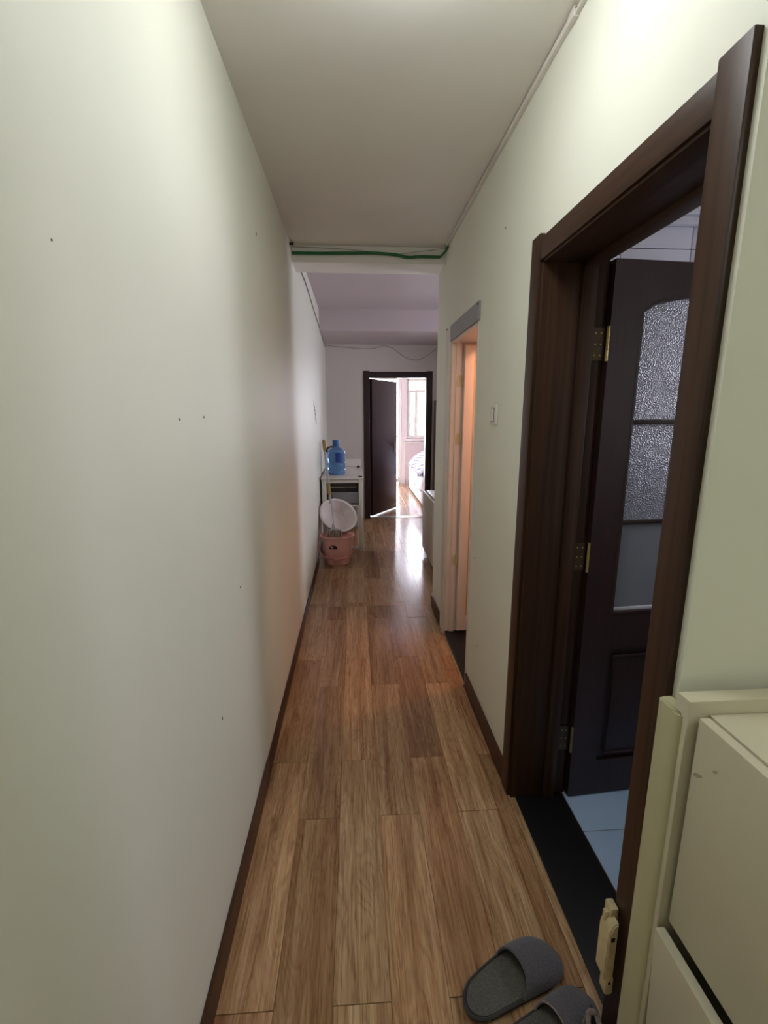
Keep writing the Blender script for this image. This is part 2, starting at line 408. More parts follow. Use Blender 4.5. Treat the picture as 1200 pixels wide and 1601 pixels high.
obj('window_frame', bx((1.14, 2.6, YW+.05, YW+.11, .985, 1.03), (1.14, 2.6, YW+.05, YW+.11, 2.20, 2.245), (1.14, 1.18, YW+.05, YW+.11, 1.03, 2.2), (2.56, 2.6, YW+.05, YW+.11, 1.03, 2.2),
    (1.18, 2.56, YW+.055, YW+.105, 2.0, 2.03), bev=.004), M['white'], w1)
for k, (a, b) in enumerate(((1.18, 1.345), (1.345, 1.86), (1.86, 2.56))):
    s = obj('sash', bx((a, b, YW+.06, YW+.10, 1.03, 1.065), (a, b, YW+.06, YW+.10, 1.97, 2.0), (a, a+.035, YW+.06, YW+.10, 1.065, 1.97), (b-.035, b, YW+.06, YW+.10, 1.065, 1.97), bev=.003), M['white'], w1)
    obj('pane', bx((a+.03, b-.03, YW+.078, YW+.082, 1.06, 1.975)), M['glass'], s)
obj('pane', bx((1.18, 2.56, YW+.078, YW+.082, 2.03, 2.2)), M['glass'], w1)
bm = bmesh.new(); tube(bm, [(1.44+.05*math.cos(a)*.6, YW+.05, 1.085+.035*math.sin(a)) for a in [k*PI/5 for k in range(10)]], .006, 6, closed=True)
tube(bm, [(1.47, YW+.05, 1.11), (1.5, YW+.045, 1.14), (1.56, YW+.05, 1.15)], .006, 6)
obj('window_latch', bm, M['steel'], w1)
obj('window_sill', bx((1.10, 2.65, YW-.06, YW+.05, .94, .985), bev=.006), M['bedwhite'], w1)
# balcony door
d4 = thing('door_4', 'bright glazed balcony door left of the bedroom window', 'door', kind='structure')
obj('door_frame', bx((.08, .13, YW+.04, YW+.12, 0, 2.36), (.972, 1.022, YW+.04, YW+.12, 0, 2.36), (.13, .972, YW+.04, YW+.12, 2.30, 2.36), bev=.004), M['white'], d4)
lf = obj('door_leaf', bx((.13, .20, YW+.055, YW+.10, .02, 2.30), (.95, .972, YW+.055, YW+.10, .02, 2.30), (.20, .95, YW+.055, YW+.10, 2.24, 2.30), (.20, .95, YW+.055, YW+.10, .02, .10),
     (.20, .95, YW+.055, YW+.10, 1.02, 1.05), bev=.003), M['white'], d4)
obj('pane', bx((.195, .955, YW+.075, YW+.079, 1.05, 2.24)), M['glass'], lf)
obj('pane', bx((.195, .955, YW+.075, YW+.079, .10, 1.02)), M['glass'], lf)
bm = bmesh.new()
for k in range(9):
    z = 2.15-k*.12; x = .91+.015*math.sin(k*2.1)
    tube(bm, [(x-.03, YW+.07, z), (x+.012, YW+.069, z-.03), (x-.02, YW+.069, z-.06), (x+.02, YW+.07, z-.085)], .003, 5)
obj('curly_decal', bm, M['redmark'], lf)
obj('door_handle', bx((.885, .90, YW+.03, YW+.055, .83, .95), (.84, .90, YW+.015, YW+.03, .885, .90), bev=.003), M['steel'], lf)
# radiator cover under the window
rc = thing('radiator_cover', 'dusty pink panel with a white edge below the bedroom window', 'radiator cover')
obj('front_panel', bx((1.10, 2.6, YW-.055, YW-.002, .10, .895), bev=.003), M['dusty'], rc)
obj('edge_trim', bx((1.076, 1.10, YW-.065, YW-.002, .0, .915), (1.10, 2.6, YW-.065, YW-.002, .895, .915), bev=.003), M['white'], rc)
obj('foot_block', bx((1.12, 1.18, YW-.05, YW-.01, 0, .10), (1.45, 2.5, YW-.05, YW-.01, 0, .10), bev=.003), M['dusty'], rc)
obj('vent', bx((1.18, 1.45, YW-.02, YW-.01, 0, .10)), M['black'], rc)
# side-room and kitchen windows (out of view, they let the daylight in)
w2 = thing('window_2', 'side room window out of view to the right', 'window', kind='structure')
obj('window_frame', bx((3.23, 3.28, 4.02, 4.98, 1.15, 1.18), (3.23, 3.28, 4.02, 4.98, 2.02, 2.05), (3.23, 3.28, 4.02, 4.05, 1.18, 2.02), (3.23, 3.28, 4.95, 4.98, 1.18, 2.02)), M['white'], w2)
obj('pane', bx((3.253, 3.257, 4.05, 4.95, 1.18, 2.02)), M['glass'], w2)
w3 = thing('window_3', 'kitchen window out of view to the right', 'window', kind='structure')
obj('window_frame', bx((2.43, 2.48, 1.15, 1.65, 1.45, 1.47), (2.43, 2.48, 1.15, 1.65, 1.93, 1.95), (2.43, 2.48, 1.15, 1.17, 1.47, 1.93), (2.43, 2.48, 1.63, 1.65, 1.47, 1.93)), M['white'], w3)
obj('pane', bx((2.453, 2.457, 1.17, 1.63, 1.47, 1.93)), M['glass'], w3)

# ================================================================= DOORS
# ---- door_1: walnut framed kitchen door
d1 = thing('door_1', 'walnut framed kitchen doorway with open glazed door', 'door', kind='structure')
cx0 = XR-.016
def bxm(*b, bev=.003): return bx(*b, bev=bev)
obj('casing', bxm((cx0, XR+.004, 1.604, 1.676, 0, 2.080)), M['walnut'], d1)
obj('casing', bxm((cx0+.001, XR+.004, .790, .862, 0, 2.082)), M['walnut'], d1)
obj('casing', bxm((cx0+.003, XR+.004, .862, 1.604, 1.999, 2.066)), M['walnut_y'], d1)
obj('jamb', bxm((XR-.004, .738, 1.592, 1.617, 0, 2.003), (.738, .783, 1.578, 1.617, 0, 2.003), (.783, .822, 1.600, 1.617, 0, 2.003), bev=.002), M['walnut'], d1)
obj('jamb', bxm((XR-.004, .738, .850, .875, 0, 2.003), (.738, .783, .850, .889, 0, 2.003), (.783, .822, .850, .867, 0, 2.003), bev=.002), M['walnut'], d1)
obj('head_jamb', bxm((XR-.004, .738, .862, 1.604, 1.992, 2.012), (.738, .783, .862, 1.604, 1.978, 2.012), (.783, .822, .862, 1.604, 1.999, 2.012), bev=.002), M['walnut_y'], d1)
obj('casing', bxm((.822, .834, 1.607, 1.680, 0, 2.07)), M['walnut'], d1)
th = obj('threshold', bx((.628, .822, .862, 1.600, -.02, .004), bev=.002), M['black_stone'], d1)
# leaf, local: x along width from hinge, y thickness (0 = face towards viewer), z height
LW, LT = .74, .040
ang = math.radians(5.0)
L1 = D.objects.new('door_leaf', None)
bm = bmesh.new()
gx0, gx1, gz0 = .112, LW-.112, .790
gcx = (gx0+gx1)/2; zs, ztop = 1.80, 1.905
def arch(z_s, z_t, x0, x1, n=14):
    # flattened arch from left shoulder to right shoulder
    return [(x0+(x1-x0)*i/n, z_s+(z_t-z_s)*math.sin(PI*i/n)**.55 if 0 < i < n else z_s) for i in range(n+1)]
box(bm, 0, gx0, 0, LT, .008, 2.003); box(bm, gx1, LW, 0, LT, .008, 2.003)
box(bm, gx0, gx1, 0, LT, .64, gz0); box(bm, gx0, gx1, 0, LT, .008, .16)
pts = arch(1.845, 1.905, gx0, gx1)+[(gx1, 2.003), (gx0, 2.003)]
prism(bm, pts, 1, 0, LT)
leaf1 = obj('door_leaf', bm, M['espresso'], d1)
leaf1.location = (.838, 1.578, 0); leaf1.rotation_euler = (0, 0, ang)
mid = bmesh.new(); box(mid, gx0, gx1, .012, LT-.012, .16, .64)
box(mid, gx0+.035, gx1-.035, .004, LT-.004, .195, .605, bev=.006)
obj('raised_panel', mid, M['espresso'], leaf1)
obj('muntin', bx((gx0, gx1, .006, LT-.006, 1.484, 1.500), bev=.003), M['espresso'], leaf1)
obj('muntin', bx((gx0, gx1, .006, LT-.006, 1.127, 1.143), bev=.003), M['espresso'], leaf1)
bm = bmesh.new()
fr = [(gx0, gz0)]+arch(1.845, 1.905, gx0, gx1)+[(gx1, gz0)]
tube(bm, [(x, .004, z) for x, z in fr], .007, 6); tube(bm, [(gx0, .004, gz0), (gx1, .004, gz0)], .007, 6)
obj('glazing_bead', bm, M['espresso'], leaf1)
tm2 = bmesh.new(); tube(tm2, [(gx0+.03, .003, .19), (gx0+.03, .003, .61), (gx1-.03, .003, .61), (gx1-.03, .003, .19)], .005, 6, closed=True)
obj('panel_moulding', tm2, M['espresso'], leaf1)
bm = bmesh.new(); prism(bm, [(gx0, 1.5)]+arch(1.845, 1.905, gx0, gx1)+[(gx1, 1.5)], 1, .017, .022); obj('glass_pane', bm, M['frost'], leaf1, False)
obj('glass_pane', bx((gx0, gx1, .017, .022, 1.143, 1.484)), M['frost'], leaf1, False)
obj('glass_pane', bx((gx0, gx1, .017, .022, gz0, 1.127)), M['frost2'], leaf1, False)
obj('sealant', bx((gx0+.004, gx1-.004, .010, .018, gz0+.003, gz0+.016), bev=.003), M['tile_wall'], leaf1)
bm = bmesh.new(); box(bm, LW-.07, LW-.03, -.008, LT+.008, .93, 1.12, bev=.004); box(bm, LW-.16, LW-.045, -.045, -.03, 1.04, 1.058, bev=.004); box(bm, LW-.058, LW-.042, -.04, 0, 1.04, 1.058)
obj('door_handle', bm, M['steel'], leaf1)
for z in (1.745, 1.01, .262):
    bm = bmesh.new(); box(bm, .786, .834, 1.596, 1.6005, z-.052, z+.052); 
    box(bm, .838, .842, 1.581, 1.615, z-.052, z+.052)
    h = obj('hinge', bm, M['bronze'], d1)
    bm = bmesh.new(); tube(bm, [(.836, 1.583, z-.055), (.836, 1.583, z-.019)], .0055, 8); tube(bm, [(.836, 1.583, z-.017), (.836, 1.583, z+.017)], .0055, 8); tube(bm, [(.836, 1.583, z+.019), (.836, 1.583, z+.055)], .0055, 8)
    for dz in (-.035, 0, .035):
        for x, yy in ((.800, 1.5955), (.818, 1.5955)):
            tube(bm, [(x, yy+.002, z+dz), (x, yy-.001, z+dz)], .003, 6)
    obj('hinge_pin', bm, M['brass'], h)

# ---- door_2: white bathroom door
d2 = thing('door_2', 'white framed bathroom doorway with warm lit cream door', 'door', kind='structure')
obj('casing', bxm((XR-.012, XR+.003, 3.045, 3.165, 0, 2.05)), M['white'], d2)
obj('casing', bxm((XR-.012, XR+.003, 2.372, 3.045, 1.962, 2.05)), M['greyboard'], d2)
obj('casing', bxm((XR-.004, XR+.003, 2.388, 2.408, 0, 1.962)), M['white'], d2)
obj('jamb', bxm((XR, .640, 3.03, 3.045, .03, 1.965), (.640, .672, 3.02, 3.045, .03, 1.965), (.672, .69, 3.036, 3.045, .03, 1.965), (.69, XB, 3.03, 3.045, .03, 1.965), bev=.002), M['leaf2'], d2)
obj('jamb', bxm((XR+.001, XB, 2.402, 2.414, .03, 1.965), bev=.002), M['leaf2'], d2)
obj('head_jamb', bxm((XR+.001, XB, 2.414, 3.03, 1.948, 1.9645), bev=.002), M['leaf2'], d2)
obj('threshold', bx((XR+.002, XB, 2.402, 3.044, -.02, .028), bev=.003), M['black_stone'], d2)
leaf2 = obj('door_leaf', bx((0, .06, 0, .038, .05, 1.93), (.52, .58, 0, .038, .05, 1.93), (.06, .52, 0, .038, .05, .155), (.06, .52, 0, .038, 1.84, 1.93), bev=.003), M['leaf2'], d2)
leaf2.location = (.686, 2.988, 0); leaf2.rotation_euler = (0, 0, math.radians(3))
obj('recessed_panel', bx((.06, .52, .014, .026, .155, 1.84)), M['leaf2'], leaf2)
obj('panel_bead', bx((.06, .066, .004, .014, .155, 1.84), bev=.001), M['brass'], leaf2)
for z in (1.72, 1.36, .55):
    bm = bx((.645, .668, 3.0165, 3.0202, z-.036, z+.036), bev=.001)
    tube(bm, [(.676, 3.012, z-.038), (.676, 3.012, z+.038)], .005, 8)
    for dz in (-.022, .022):
        for x in (.651, .662): tube(bm, [(x, 3.0175, z+dz), (x, 3.0155, z+dz)], .0025, 6)
    obj('hinge', bm, M['cream_plastic'], d2)
for y, z in ((2.378, 2.035), (3.155, 2.045)):
    bm = bmesh.new(); tube(bm, [(XR-.010, y, z), (XR-.015, y, z)], .006, 8); obj('screw', bm, M['hole'], d2)

# ---- door_3: dark bedroom door
d3 = thing('door_3', 'dark brown bedroom door standing ajar at the corridor end', 'door', kind='structure')
obj('casing', bxm((.135, .217, YF-.016, YF+.002, 0, 2.105)), M['dark_door'], d3)
obj('casing', bxm((1.030, 1.108, YF-.016, YF+.002, 0, 2.105)), M['dark_door'], d3)
obj('casing', bxm((.217, 1.030, YF-.013, YF+.002, 2.020, 2.095)), M['dark_door'], d3)
obj('jamb', bxm((.207, .222, YF, YF+.13, 0, 2.03)), M['dark_door'], d3)
obj('jamb', bxm((1.024, 1.039, YF, YF+.13, 0, 2.03)), M['dark_door'], d3)
obj('head_jamb', bxm((.222, 1.024, YF, YF+.13, 2.014, 2.03)), M['dark_door'], d3)
obj('threshold', bx((.222, 1.024, YF, YF+.13, -.02, .004), bev=.002), M['steel'], d3)
l3 = obj('door_leaf', bx((0, .775, -.02, .02, .012, 2.005), bev=.002), M['dark_door'], d3)
l3.location = (.240, YF+.117, 0); l3.rotation_euler = (0, 0, math.radians(57.5))
obj('lever_handle', bx((.69, .73, -.027, -.02, .93, 1.1), (.60, .715, -.06, -.048, 1.03, 1.045), (.704, .716, -.05, -.02, 1.03, 1.045), (.69, .73, .02, .027, .93, 1.1), (.60, .715, .048, .06, 1.03, 1.045), (.704, .716, .02, .05, 1.03, 1.045), bev=.002), M['steel'], l3)

# ================================================================= THINGS
# ---- ceiling lamp of the corridor (just above the frame)
LX, LY = .14, 1.12
lamp = thing('ceiling_lamp', 'round white dome lamp on the corridor ceiling above the viewer', 'lamp', (LX, LY, H1))
bm = bmesh.new(); lathe(bm, [(.0, 0), (.165, 0), (.168, -.012), (.150, -.018)], 48); obj('base_plate', bm, M['plastic'], lamp)
bm = bmesh.new(); lathe(bm, [(.150, -.016), (.152, -.06), (.148, -.09), (.130, -.112), (.09, -.124), (.04, -.128), (.0, -.128)], 48)
obj('diffuser', bm, emit('lamp_glow', (.94, .98, 1.0, 1), LAMP_STRENGTH), lamp)
el = thing('ceiling_lamp', 'added round white fill lamp on the entry ceiling behind the viewer', 'lamp', (1.30, -.35, H1))  # added fill lamp, placed to brighten the wall behind the shoe cabinet
bm = bmesh.new(); lathe(bm, [(.0, 0), (.165, 0), (.168, -.012), (.150, -.018)], 48); obj('base_plate', bm, M['plastic'], el)
bm = bmesh.new(); lathe(bm, [(.150, -.016), (.148, -.035), (.132, -.058), (.10, -.073), (.05, -.080), (.0, -.082)], 48)
obj('diffuser', bm, emit('entry_fill_glow', (.97, 1.0, .93, 1), ENTRY_FILL_STRENGTH), el)
bl = thing('ceiling_lamp', 'small round lamp on the bathroom ceiling', 'lamp', (1.25, 2.72, 2.3))
bm = bmesh.new(); lathe(bm, [(.0, 0), (.09, 0), (.09, -.015)], 32); obj('base_plate', bm, M['plastic'], bl)
bm = bmesh.new(); lathe(bm, [(.085, -.015), (.075, -.045), (.04, -.06), (.0, -.063)], 32)
obj('diffuser', bm, emit('warm_lamp_glow', (1.0, .47, .27, 1), BATH_STRENGTH), bl)

# ---- light switch
sw = thing('light_switch', 'white rocker light switch on the right wall between the doorways', 'switch', (XR, 2.06, 1.519))
obj('back_box', bx((-.010, 0, -.043, .043, -.043, .043), bev=.003), M['plastic'], sw)
obj('rocker', bx((-.016, -.010, -.018, .024, -.030, .024), bev=.002), M['plastic'], sw)
obj('rocker_gap', bx((-.0108, -.0098, -.021, .027, -.033, .027)), M['hole'], sw)

# ---- cable trunking along ceiling
tr = thing('cable_trunking', 'thin white cable trunking along the right ceiling edge', 'cable trunking')
obj('channel', bx((XR-.012, XR, YB, 1.50, H1-.024, H1-.012), (XR-.013, XR, 1.46, 3.28, H1-.022, H1-.004), bev=.001), M['white'], tr)
obj('joint_clip', bx((XR-.016, XR, 1.46, 1.50, H1-.027, H1-.002), bev=.002), M['white'], tr)
obj('end_clip', bx((XR-.016, XR, 3.255, 3.285, H1-.025, H1-.002), bev=.002), M['cable_d'], tr)

# ---- green cord across the corridor
def smooth_path(pts, n=6):
    P = [Vector(p) for p in pts]; out = []
    for i in range(len(P)-1):
        p0, p1, p2, p3 = P[max(i-1, 0)], P[i], P[i+1], P[min(i+2, len(P)-1)]
        for k in range(n):
            t = k/n
            out.append(.5*((2*p1)+(-p0+p2)*t+(2*p0-5*p1+4*p2-p3)*t*t+(-p0+3*p1-3*p2+p3)*t**3))
    out.append(P[-1]); return out
bm = bmesh.new()
tube(bm, smooth_path([(XL+.004, 3.322, 2.530), (-.2, 3.322, 2.531), (.0, 3.322, 2.536), (.15, 3.322, 2.538), (.28, 3.322, 2.530), (.36, 3.322, 2.517), (.44, 3.322, 2.522), (.575, 3.322, 2.522)]), .0095, 10)
tag(obj('green_cord', bm, M['green']), 'dark green cord stretched across the corridor below the ceiling beam edge', 'cord')
bm = bmesh.new(); tube(bm, [(.574, 3.320, 2.522), (.597, 3.25, 2.536), (.606, 3.22, 2.556)], .0075, 8)
o = obj('cord_end', bm, M['green'], D.objects['green_cord'])
# loose cables
bm = bmesh.new(); tube(bm, smooth_path([(.607, 3.28, 2.566), (.52, 3.333, 2.566), (.40, 3.334, 2.552), (.29, 3.334, 2.536), (.2, 3.334, 2.536), (.124, 3.334, 2.547), (-.04, 3.334, 2.562), (-.387, 3.334, 2.570)]), .0028, 6)
tag(obj('loose_cable', bm, M['cable']), 'thin pale cable sagging across the beam above the green cord', 'cable')
bm = bmesh.new(); tube(bm, smooth_path([(XL+.006, 3.60, 2.545), (XL+.006, 4.0, 2.57), (XL+.006, 4.4, 2.56), (XL+.006, 5.0, 2.52), (XL+.006, 5.6, 2.49), (XL+.006, 6.1, 2.455), (XL+.006, 6.82, 2.41)]), .0042, 6)
tag(obj('loose_cable', bm, M['cable_d']), 'grey cable running along the top of the left wall past the beam', 'cable')
obj('cable_clip', bx((XL, XL+.02, 3.62, 3.68, 2.53, 2.56), bev=.003), M['cable_d'], D.objects['loose_cable.001'])
bm = bmesh.new(); tube(bm, smooth_path([(-.38, 6.822, 2.436), (-.1, 6.822, 2.415), (.16, 6.822, 2.398), (.3, 6.822, 2.41), (.42, 6.822, 2.44), (.55, 6.822, 2.40), (.72, 6.822, 2.29), (.84, 6.822, 2.255), (.96, 6.822, 2.277), (1.2, 6.822, 2.44)]), .0032, 6)
tag(obj('loose_cable', bm, M['cable_d']), 'thin cable drooping in loops on the wall above the bedroom door', 'cable')

# ---- marks on the walls
def chip(parent, x, y, z, sx, sz, m, rot=0):
    bm = bmesh.new(); n = 7; pts = []
    for k in range(n):
        a = 2*PI*k/n; r = random.uniform(.6, 1.1); pts.append((y+sx*r*math.cos(a+rot), z+sz*r*math.sin(a)))
    s = 1 if x < 0 else -1
    prism(bm, pts, 0, x, x+s*.0012); obj('chip_mark', bm, m, parent, False)
for y, z, a, b in ((1.095, 1.508, .003, .004), (1.269, 1.512, .004, .003), (1.518, .953, .002, .006), (1.225, .667, .003, .005), (.695, 1.741, .0013, .0018), (2.136, 2.237, .004, .007)):
    chip(wl, XL, y, z, a, b, M['mark'])
for y, z, a, b in ((2.033, 2.245, .004, .005), (2.192, .353, .003, .004), (2.30, .79, .002, .008)):
    chip(wr, XR, y, z, a, b, M['mark'])
bm = bmesh.new(); tube(bm, [(XL, 3.24, 2.556), (XL+.022, 3.235, 2.556)], .008, 8); tube(bm, [(XL+.02, 3.235, 2.556), (XL+.026, 3.235, 2.556)], .011, 8)
tag(obj('wall_hook', bm, M['black']), 'small black hook high on the left wall near the green cord', 'hook')
bm = bmesh.new()
for k in range(5):
    y = 4.69+.05*k; z = 1.62-.042*k
    tube(bm, [(XL+.0012, y, z+.02), (XL+.0012, y+.03, z+.01), (XL+.0012, y-.02, z-.012), (XL+.0012, y+.025, z-.028)], .0035, 5)
obj('red_scribble', bm, M['redmark'], wl)

# ---- shoe cabinet at right
sc = thing('shoe_cabinet', 'cream lacquered shoe cabinet with flap doors at the right edge', 'cabinet')
CT = 1.018
CF, CB = .588, 1.00
obj('end_panel', bx((CF, CB, .715, .748, .0, CT), bev=.003), M['white_lac'], sc)
obj('end_panel', bx((CF, CB, -.15, -.117, 0, CT), bev=.003), M['white_lac'], sc)
obj('top_panel', bx((.627, CB, -.117, .714, .972, .992), bev=.002), M['white_lac'], sc)
obj('back_panel', bx((CB-.012, CB-.001, -.117, .715, .03, .972)), M['white_lac'], sc)
obj('shelf', bx((.64, CB-.012, -.117, .715, .515, .533)), M['white_lac'], sc)
obj('bottom_panel', bx((.62, CB-.012, -.117, .715, .05, .07)), M['white_lac'], sc)
f1 = obj('flap_door', bx((.602, .622, -.114, .706, .545, .992), bev=.003), M['white_lac'], sc)
R = Matrix.Translation((.600, 0, .06)) @ Matrix.Rotation(math.radians(-2.2), 4, 'Y') @ Matrix.Translation((-.600, 0, -.06))
obj('flap_door', bx((.596, .616, -.114, .708, .06, .528), bev=.003, mat=R), M['white_lac'], sc)
for (y, z, a, b) in ((.69, .888, .010, .004), (.655, .925, .005, .003)):
    bm = bmesh.new()
    pts = [(y+a*math.cos(k*PI/5)*(1+.2*math.sin(3*k)), z+b*math.sin(k*PI/5)-.5*a*math.cos(k*PI/5)) for k in range(10)]
    prism(bm, pts, 0, .6022, .6016)
    obj('scuff_mark', bm, M['scuff'], f1, False)
# rounded post between door casing and cabinet
bm = bmesh.new(); pr = []
for k in range(13):
    a = PI*k/12
    pr.append((.5895-.013*math.sin(a)**.8, .757-.031*math.cos(a)))
pr += [(.609, .788), (.609, .7485), (.5876, .7485)]
prism(bm, pr, 2, 0, .985)
pe = [e for e in bm.edges if all(v.co.z > .98 for v in e.verts)]
bmesh.ops.bevel(bm, geom=pe, offset=.004, segments=2, affect='EDGES')
tag(obj('corner_post', bm, M['post'], None, True), 'rounded cream corner post between the walnut door casing and shoe cabinet', 'post')

# ---- cream adapter on casing foot
ad = thing('power_adapter', 'cream plastic plug block low on the walnut door casing', 'adapter', (.589, .852, .006))
bm = bmesh.new(); prism(bm, [(-.024, .215), (-.024, .345), (-.014, .368), (-.002, .376), (-.002, .205), (-.016, .205)], 1, -.030, .012)
es = [e for e in bm.edges]; bmesh.ops.bevel(bm, geom=es, offset=.003, segments=2, affect='EDGES'); obj('body', bm, M['cream_plastic'], ad)
obj('lower_block', bx((-.020, -.001, -.032, -.006, .172, .222), bev=.004), M['cream_plastic'], ad)
obj('top_clip', bx((-.012, .006, -.010, .018, .362, .392), (-.022, -.012, -.004, .008, .35, .378), bev=.003), M['cream_plastic'], ad)
for q in ((-.018, -.009, -.0308, -.029, .326, .338), (-.014, -.009, -.0328, -.031, .203, .211)): obj('socket_hole', bx(q), M['hole'], ad)

# ---- slippers
def slipper(name, label, loc, rz, L=.285, Wd=.105, mirror=1, m_up='felt', m_in='felt_in', col=None, hgt=.058, group=None):
    t = thing(name, label, 'slipper' if 'slipper' in name else 'shoe', loc, rz, group)
    def half(u):  # half width along length 0 heel..1 toe
        w = .38+.62*math.sin(min(1, u/.72)*PI/2)**1.0
        cap = 1.0
        if u < .16: cap = math.sqrt(max(0, 1-((.16-u)/.16)**2))
        if u > .78: cap = math.sqrt(max(0, 1-((u-.78)/.22)**2))
        return Wd/2*(.66+.34*math.sin(min(1, u/.72)*PI/2))*cap
    def off(u): return mirror*.010*math.sin(u*PI)
    N = 26; us = [.5-.5*math.cos(PI*i/N) for i in range(N+1)]
    ring = [(u*L, off(u)+half(u)) for u in us]+[(u*L, off(u)-half(u)) for u in us[-2:0:-1]]
    bm = bmesh.new(); prism(bm, ring, 2, 0.0, .014)
    e = [e for e in bm.edges if abs(e.verts[0].co.z-e.verts[1].co.z) < 1e-5]; bmesh.ops.bevel(bm, geom=e, offset=.003, segments=2, affect='EDGES')
    obj('sole', bm, M['rug'], t)
    c = Vector((L*.5, 0)); ins = [(c.x+(x-c.x)*.95, y*.92) for x, y in ring]
    bm = bmesh.new(); prism(bm, ins, 2, .013, .0175); obj('insole', bm, M[m_in], t)
    bm = bmesh.new(); tube(bm, [(x, y, .0135) for x, y in ring], .0038, 6, closed=True); obj('piping', bm, M['felt_d'] if m_up == 'felt' else M['rug'], t)
    # vamp
    bm = bmesh.new(); NU, NV = 16, 18; grid = []
    for i in range(NU+1):
        row = []
        for j in range(NV+1):
            v = j/NV*2-1
            u0 = .50+.10*(1-v*v)-.02
            s = i/NU
            u = u0+(0.995-u0)*(1-(1-s)**1.3)
            h = .014+(hgt-.014)*(1-((u-.48)/.52)**2.6 if u > .48 else 1)*1.0
            hw = half(u)+.001
            a = v*PI/2
            row.append(bm.verts.new((u*L, off(u)+hw*math.sin(a), .012+(h-.012)*math.cos(a)**.62 if abs(v) < 1 else .012)))
        grid.append(row)
    for i in range(NU):
        for j in range(NV): bm.faces.new((grid[i][j], grid[i+1][j], grid[i+1][j+1], grid[i][j+1]))
    rimpts = [v.co.copy() for v in grid[0]]
    bmesh.ops.recalc_face_normals(bm, faces=bm.faces)
    bmesh.ops.solidify(bm, geom=bm.faces[:], thickness=-.003)
    obj('upper', bm, M[m_up], t)
    bm = bmesh.new(); tube(bm, rimpts, .0028, 6); obj('trim_edge', bm, M[col] if col else M['felt'], t)
    return t
dd = math.atan2(.362, .932)
slipper('slipper', 'grey felt slipper lying free, toe towards the black threshold', (.268, .912, .002), dd, .305, .118, 1, group='grey felt slippers by the shoe cabinet')
slipper('slipper', 'grey felt slipper cut off by the bottom edge, nearer the viewer', (.325, .812, .002), dd-.04, .290, .112, -1, col='collar', group='grey felt slippers by the shoe cabinet')
sh = thing('slip_on_shoe', 'dark mesh shoe with pinkish grey collar against the cream post', 'shoe', (.552, .838, 0), math.radians(-101))
def shoe(t):
    L, Wd = .24, .072
    bm = bmesh.new(); NU, NV = 22, 20; g = []
    for i in range(NU+1):
        u = i/NU; hw = Wd/2*(.72+.28*math.sin(min(1, u/.7)*PI/2))
        if u < .14: hw *= math.sqrt(max(.02, 1-((.14-u)/.14)**2))
        if u > .8: hw *= math.sqrt(max(.02, 1-((u-.8)/.2)**2))
        h = .122-.062*min(1, u/.5)-(.03*max(0, (u-.5)/.5)**2)
        if u < .05: h = .118
        row = []
        for j in range(NV+1):
            a = -PI/2+PI*j/NV
            row.append(bm.verts.new((u*L, hw*math.sin(a), .012+(h-.012)*max(0, math.cos(a))**.6)))
        g.append(row)
    for i in range(NU):
        for j in range(NV):
            if 1 <= i < 10 and 7 <= j < 13: continue
            bm.faces.new((g[i][j], g[i+1][j], g[i+1][j+1], g[i][j+1]))
    rim = [g[1][j].co.copy() for j in range(7, 14)]+[g[i][13].co.copy() for i in range(2, 11)]+[g[10][j].co.copy() for j in range(12, 6, -1)]+[g[i][7].co.copy() for i in range(9, 1, -1)]
    bmesh.ops.recalc_face_normals(bm, faces=bm.faces); bmesh.ops.solidify(bm, geom=bm.faces[:], thickness=-.003)
    obj('upper', bm, M['felt_d'], t)
    bm = bmesh.new(); tube(bm, rim, .006, 8, closed=True); obj('collar', bm, M['collar'], t)
    bm = bmesh.new(); ring = [(L/2+L/2*math.cos(a)*1.01, Wd/2*math.sin(a)) for a in [2*PI*k/36 for k in range(36)]]; prism(bm, ring, 2, 0, .014); obj('sole', bm, M['rug'], t)
shoe(sh)

# ---- table at the far left
tb = thing('side_table', 'narrow grey-white table with shelves against the left wall', 'table')
TX0, TX1, TY0, TY1, TZ = -.365, .088, 5.14, 6.25, .838
obj('table_top', bx((TX0-.008, TX1+.004, TY0-.01, TY1, TZ-.022, TZ), bev=.003), M['white'], tb)
for x, y in ((TX0, TY0), (TX1-.05, TY0), (TX0, TY1-.06), (TX1-.05, TY1-.06)):
    obj('leg', bx((x, x+.05, y, y+.045, 0, TZ-.023), bev=.003), M['white'], tb)
obj('apron', bx((TX0+.05, TX1-.05, TY0+.004, TY0+.022, TZ-.062, TZ-.028), bev=.002), M['white'], tb)
obj('side_panel', bx((TX0+.01, TX0+.02, TY0+.046, TY1-.06, .45, TZ-.03)), M['greyboard'], tb)
obj('side_panel', bx((TX1-.02, TX1-.01, TY0+.046, TY1-.06, .45, TZ-.03)), M['greyboard'], tb)
obj('shelf', bx((TX0+.03, TX1-.03, TY0+.01, TY1-.06, .655, .668), bev=.002), M['greyboard'], tb)
obj('drawer_front', bx((TX0+.11, TX1-.052, TY0+.02, TY0+.035, .545, .654), bev=.002), M['greyboard'], tb)
obj('shelf', bx((TX0+.03, TX1-.03, TY0+.006, TY1-.06, .508, .528), bev=.002), M['white'], tb)
obj('foot_rail', bx((TX0+.05, TX1-.05, TY0+.01, TY0+.03, .02, .045), bev=.002), M['white'], tb)
tag(obj('white_board', bx((TX0+.01, TX1-.01, TY1+.02, TY1+.034, 0, .93), bev=.002), M['white']), 'white board standing behind the narrow table rising just above its top', 'board')
bt = thing('tray', 'black tray on the shelf under the table top', 'tray')
obj('tray_body', bx((TX0+.09, TX1-.06, TY0+.035, TY0+.4, .6685, .766), bev=.003), M['black'], bt)
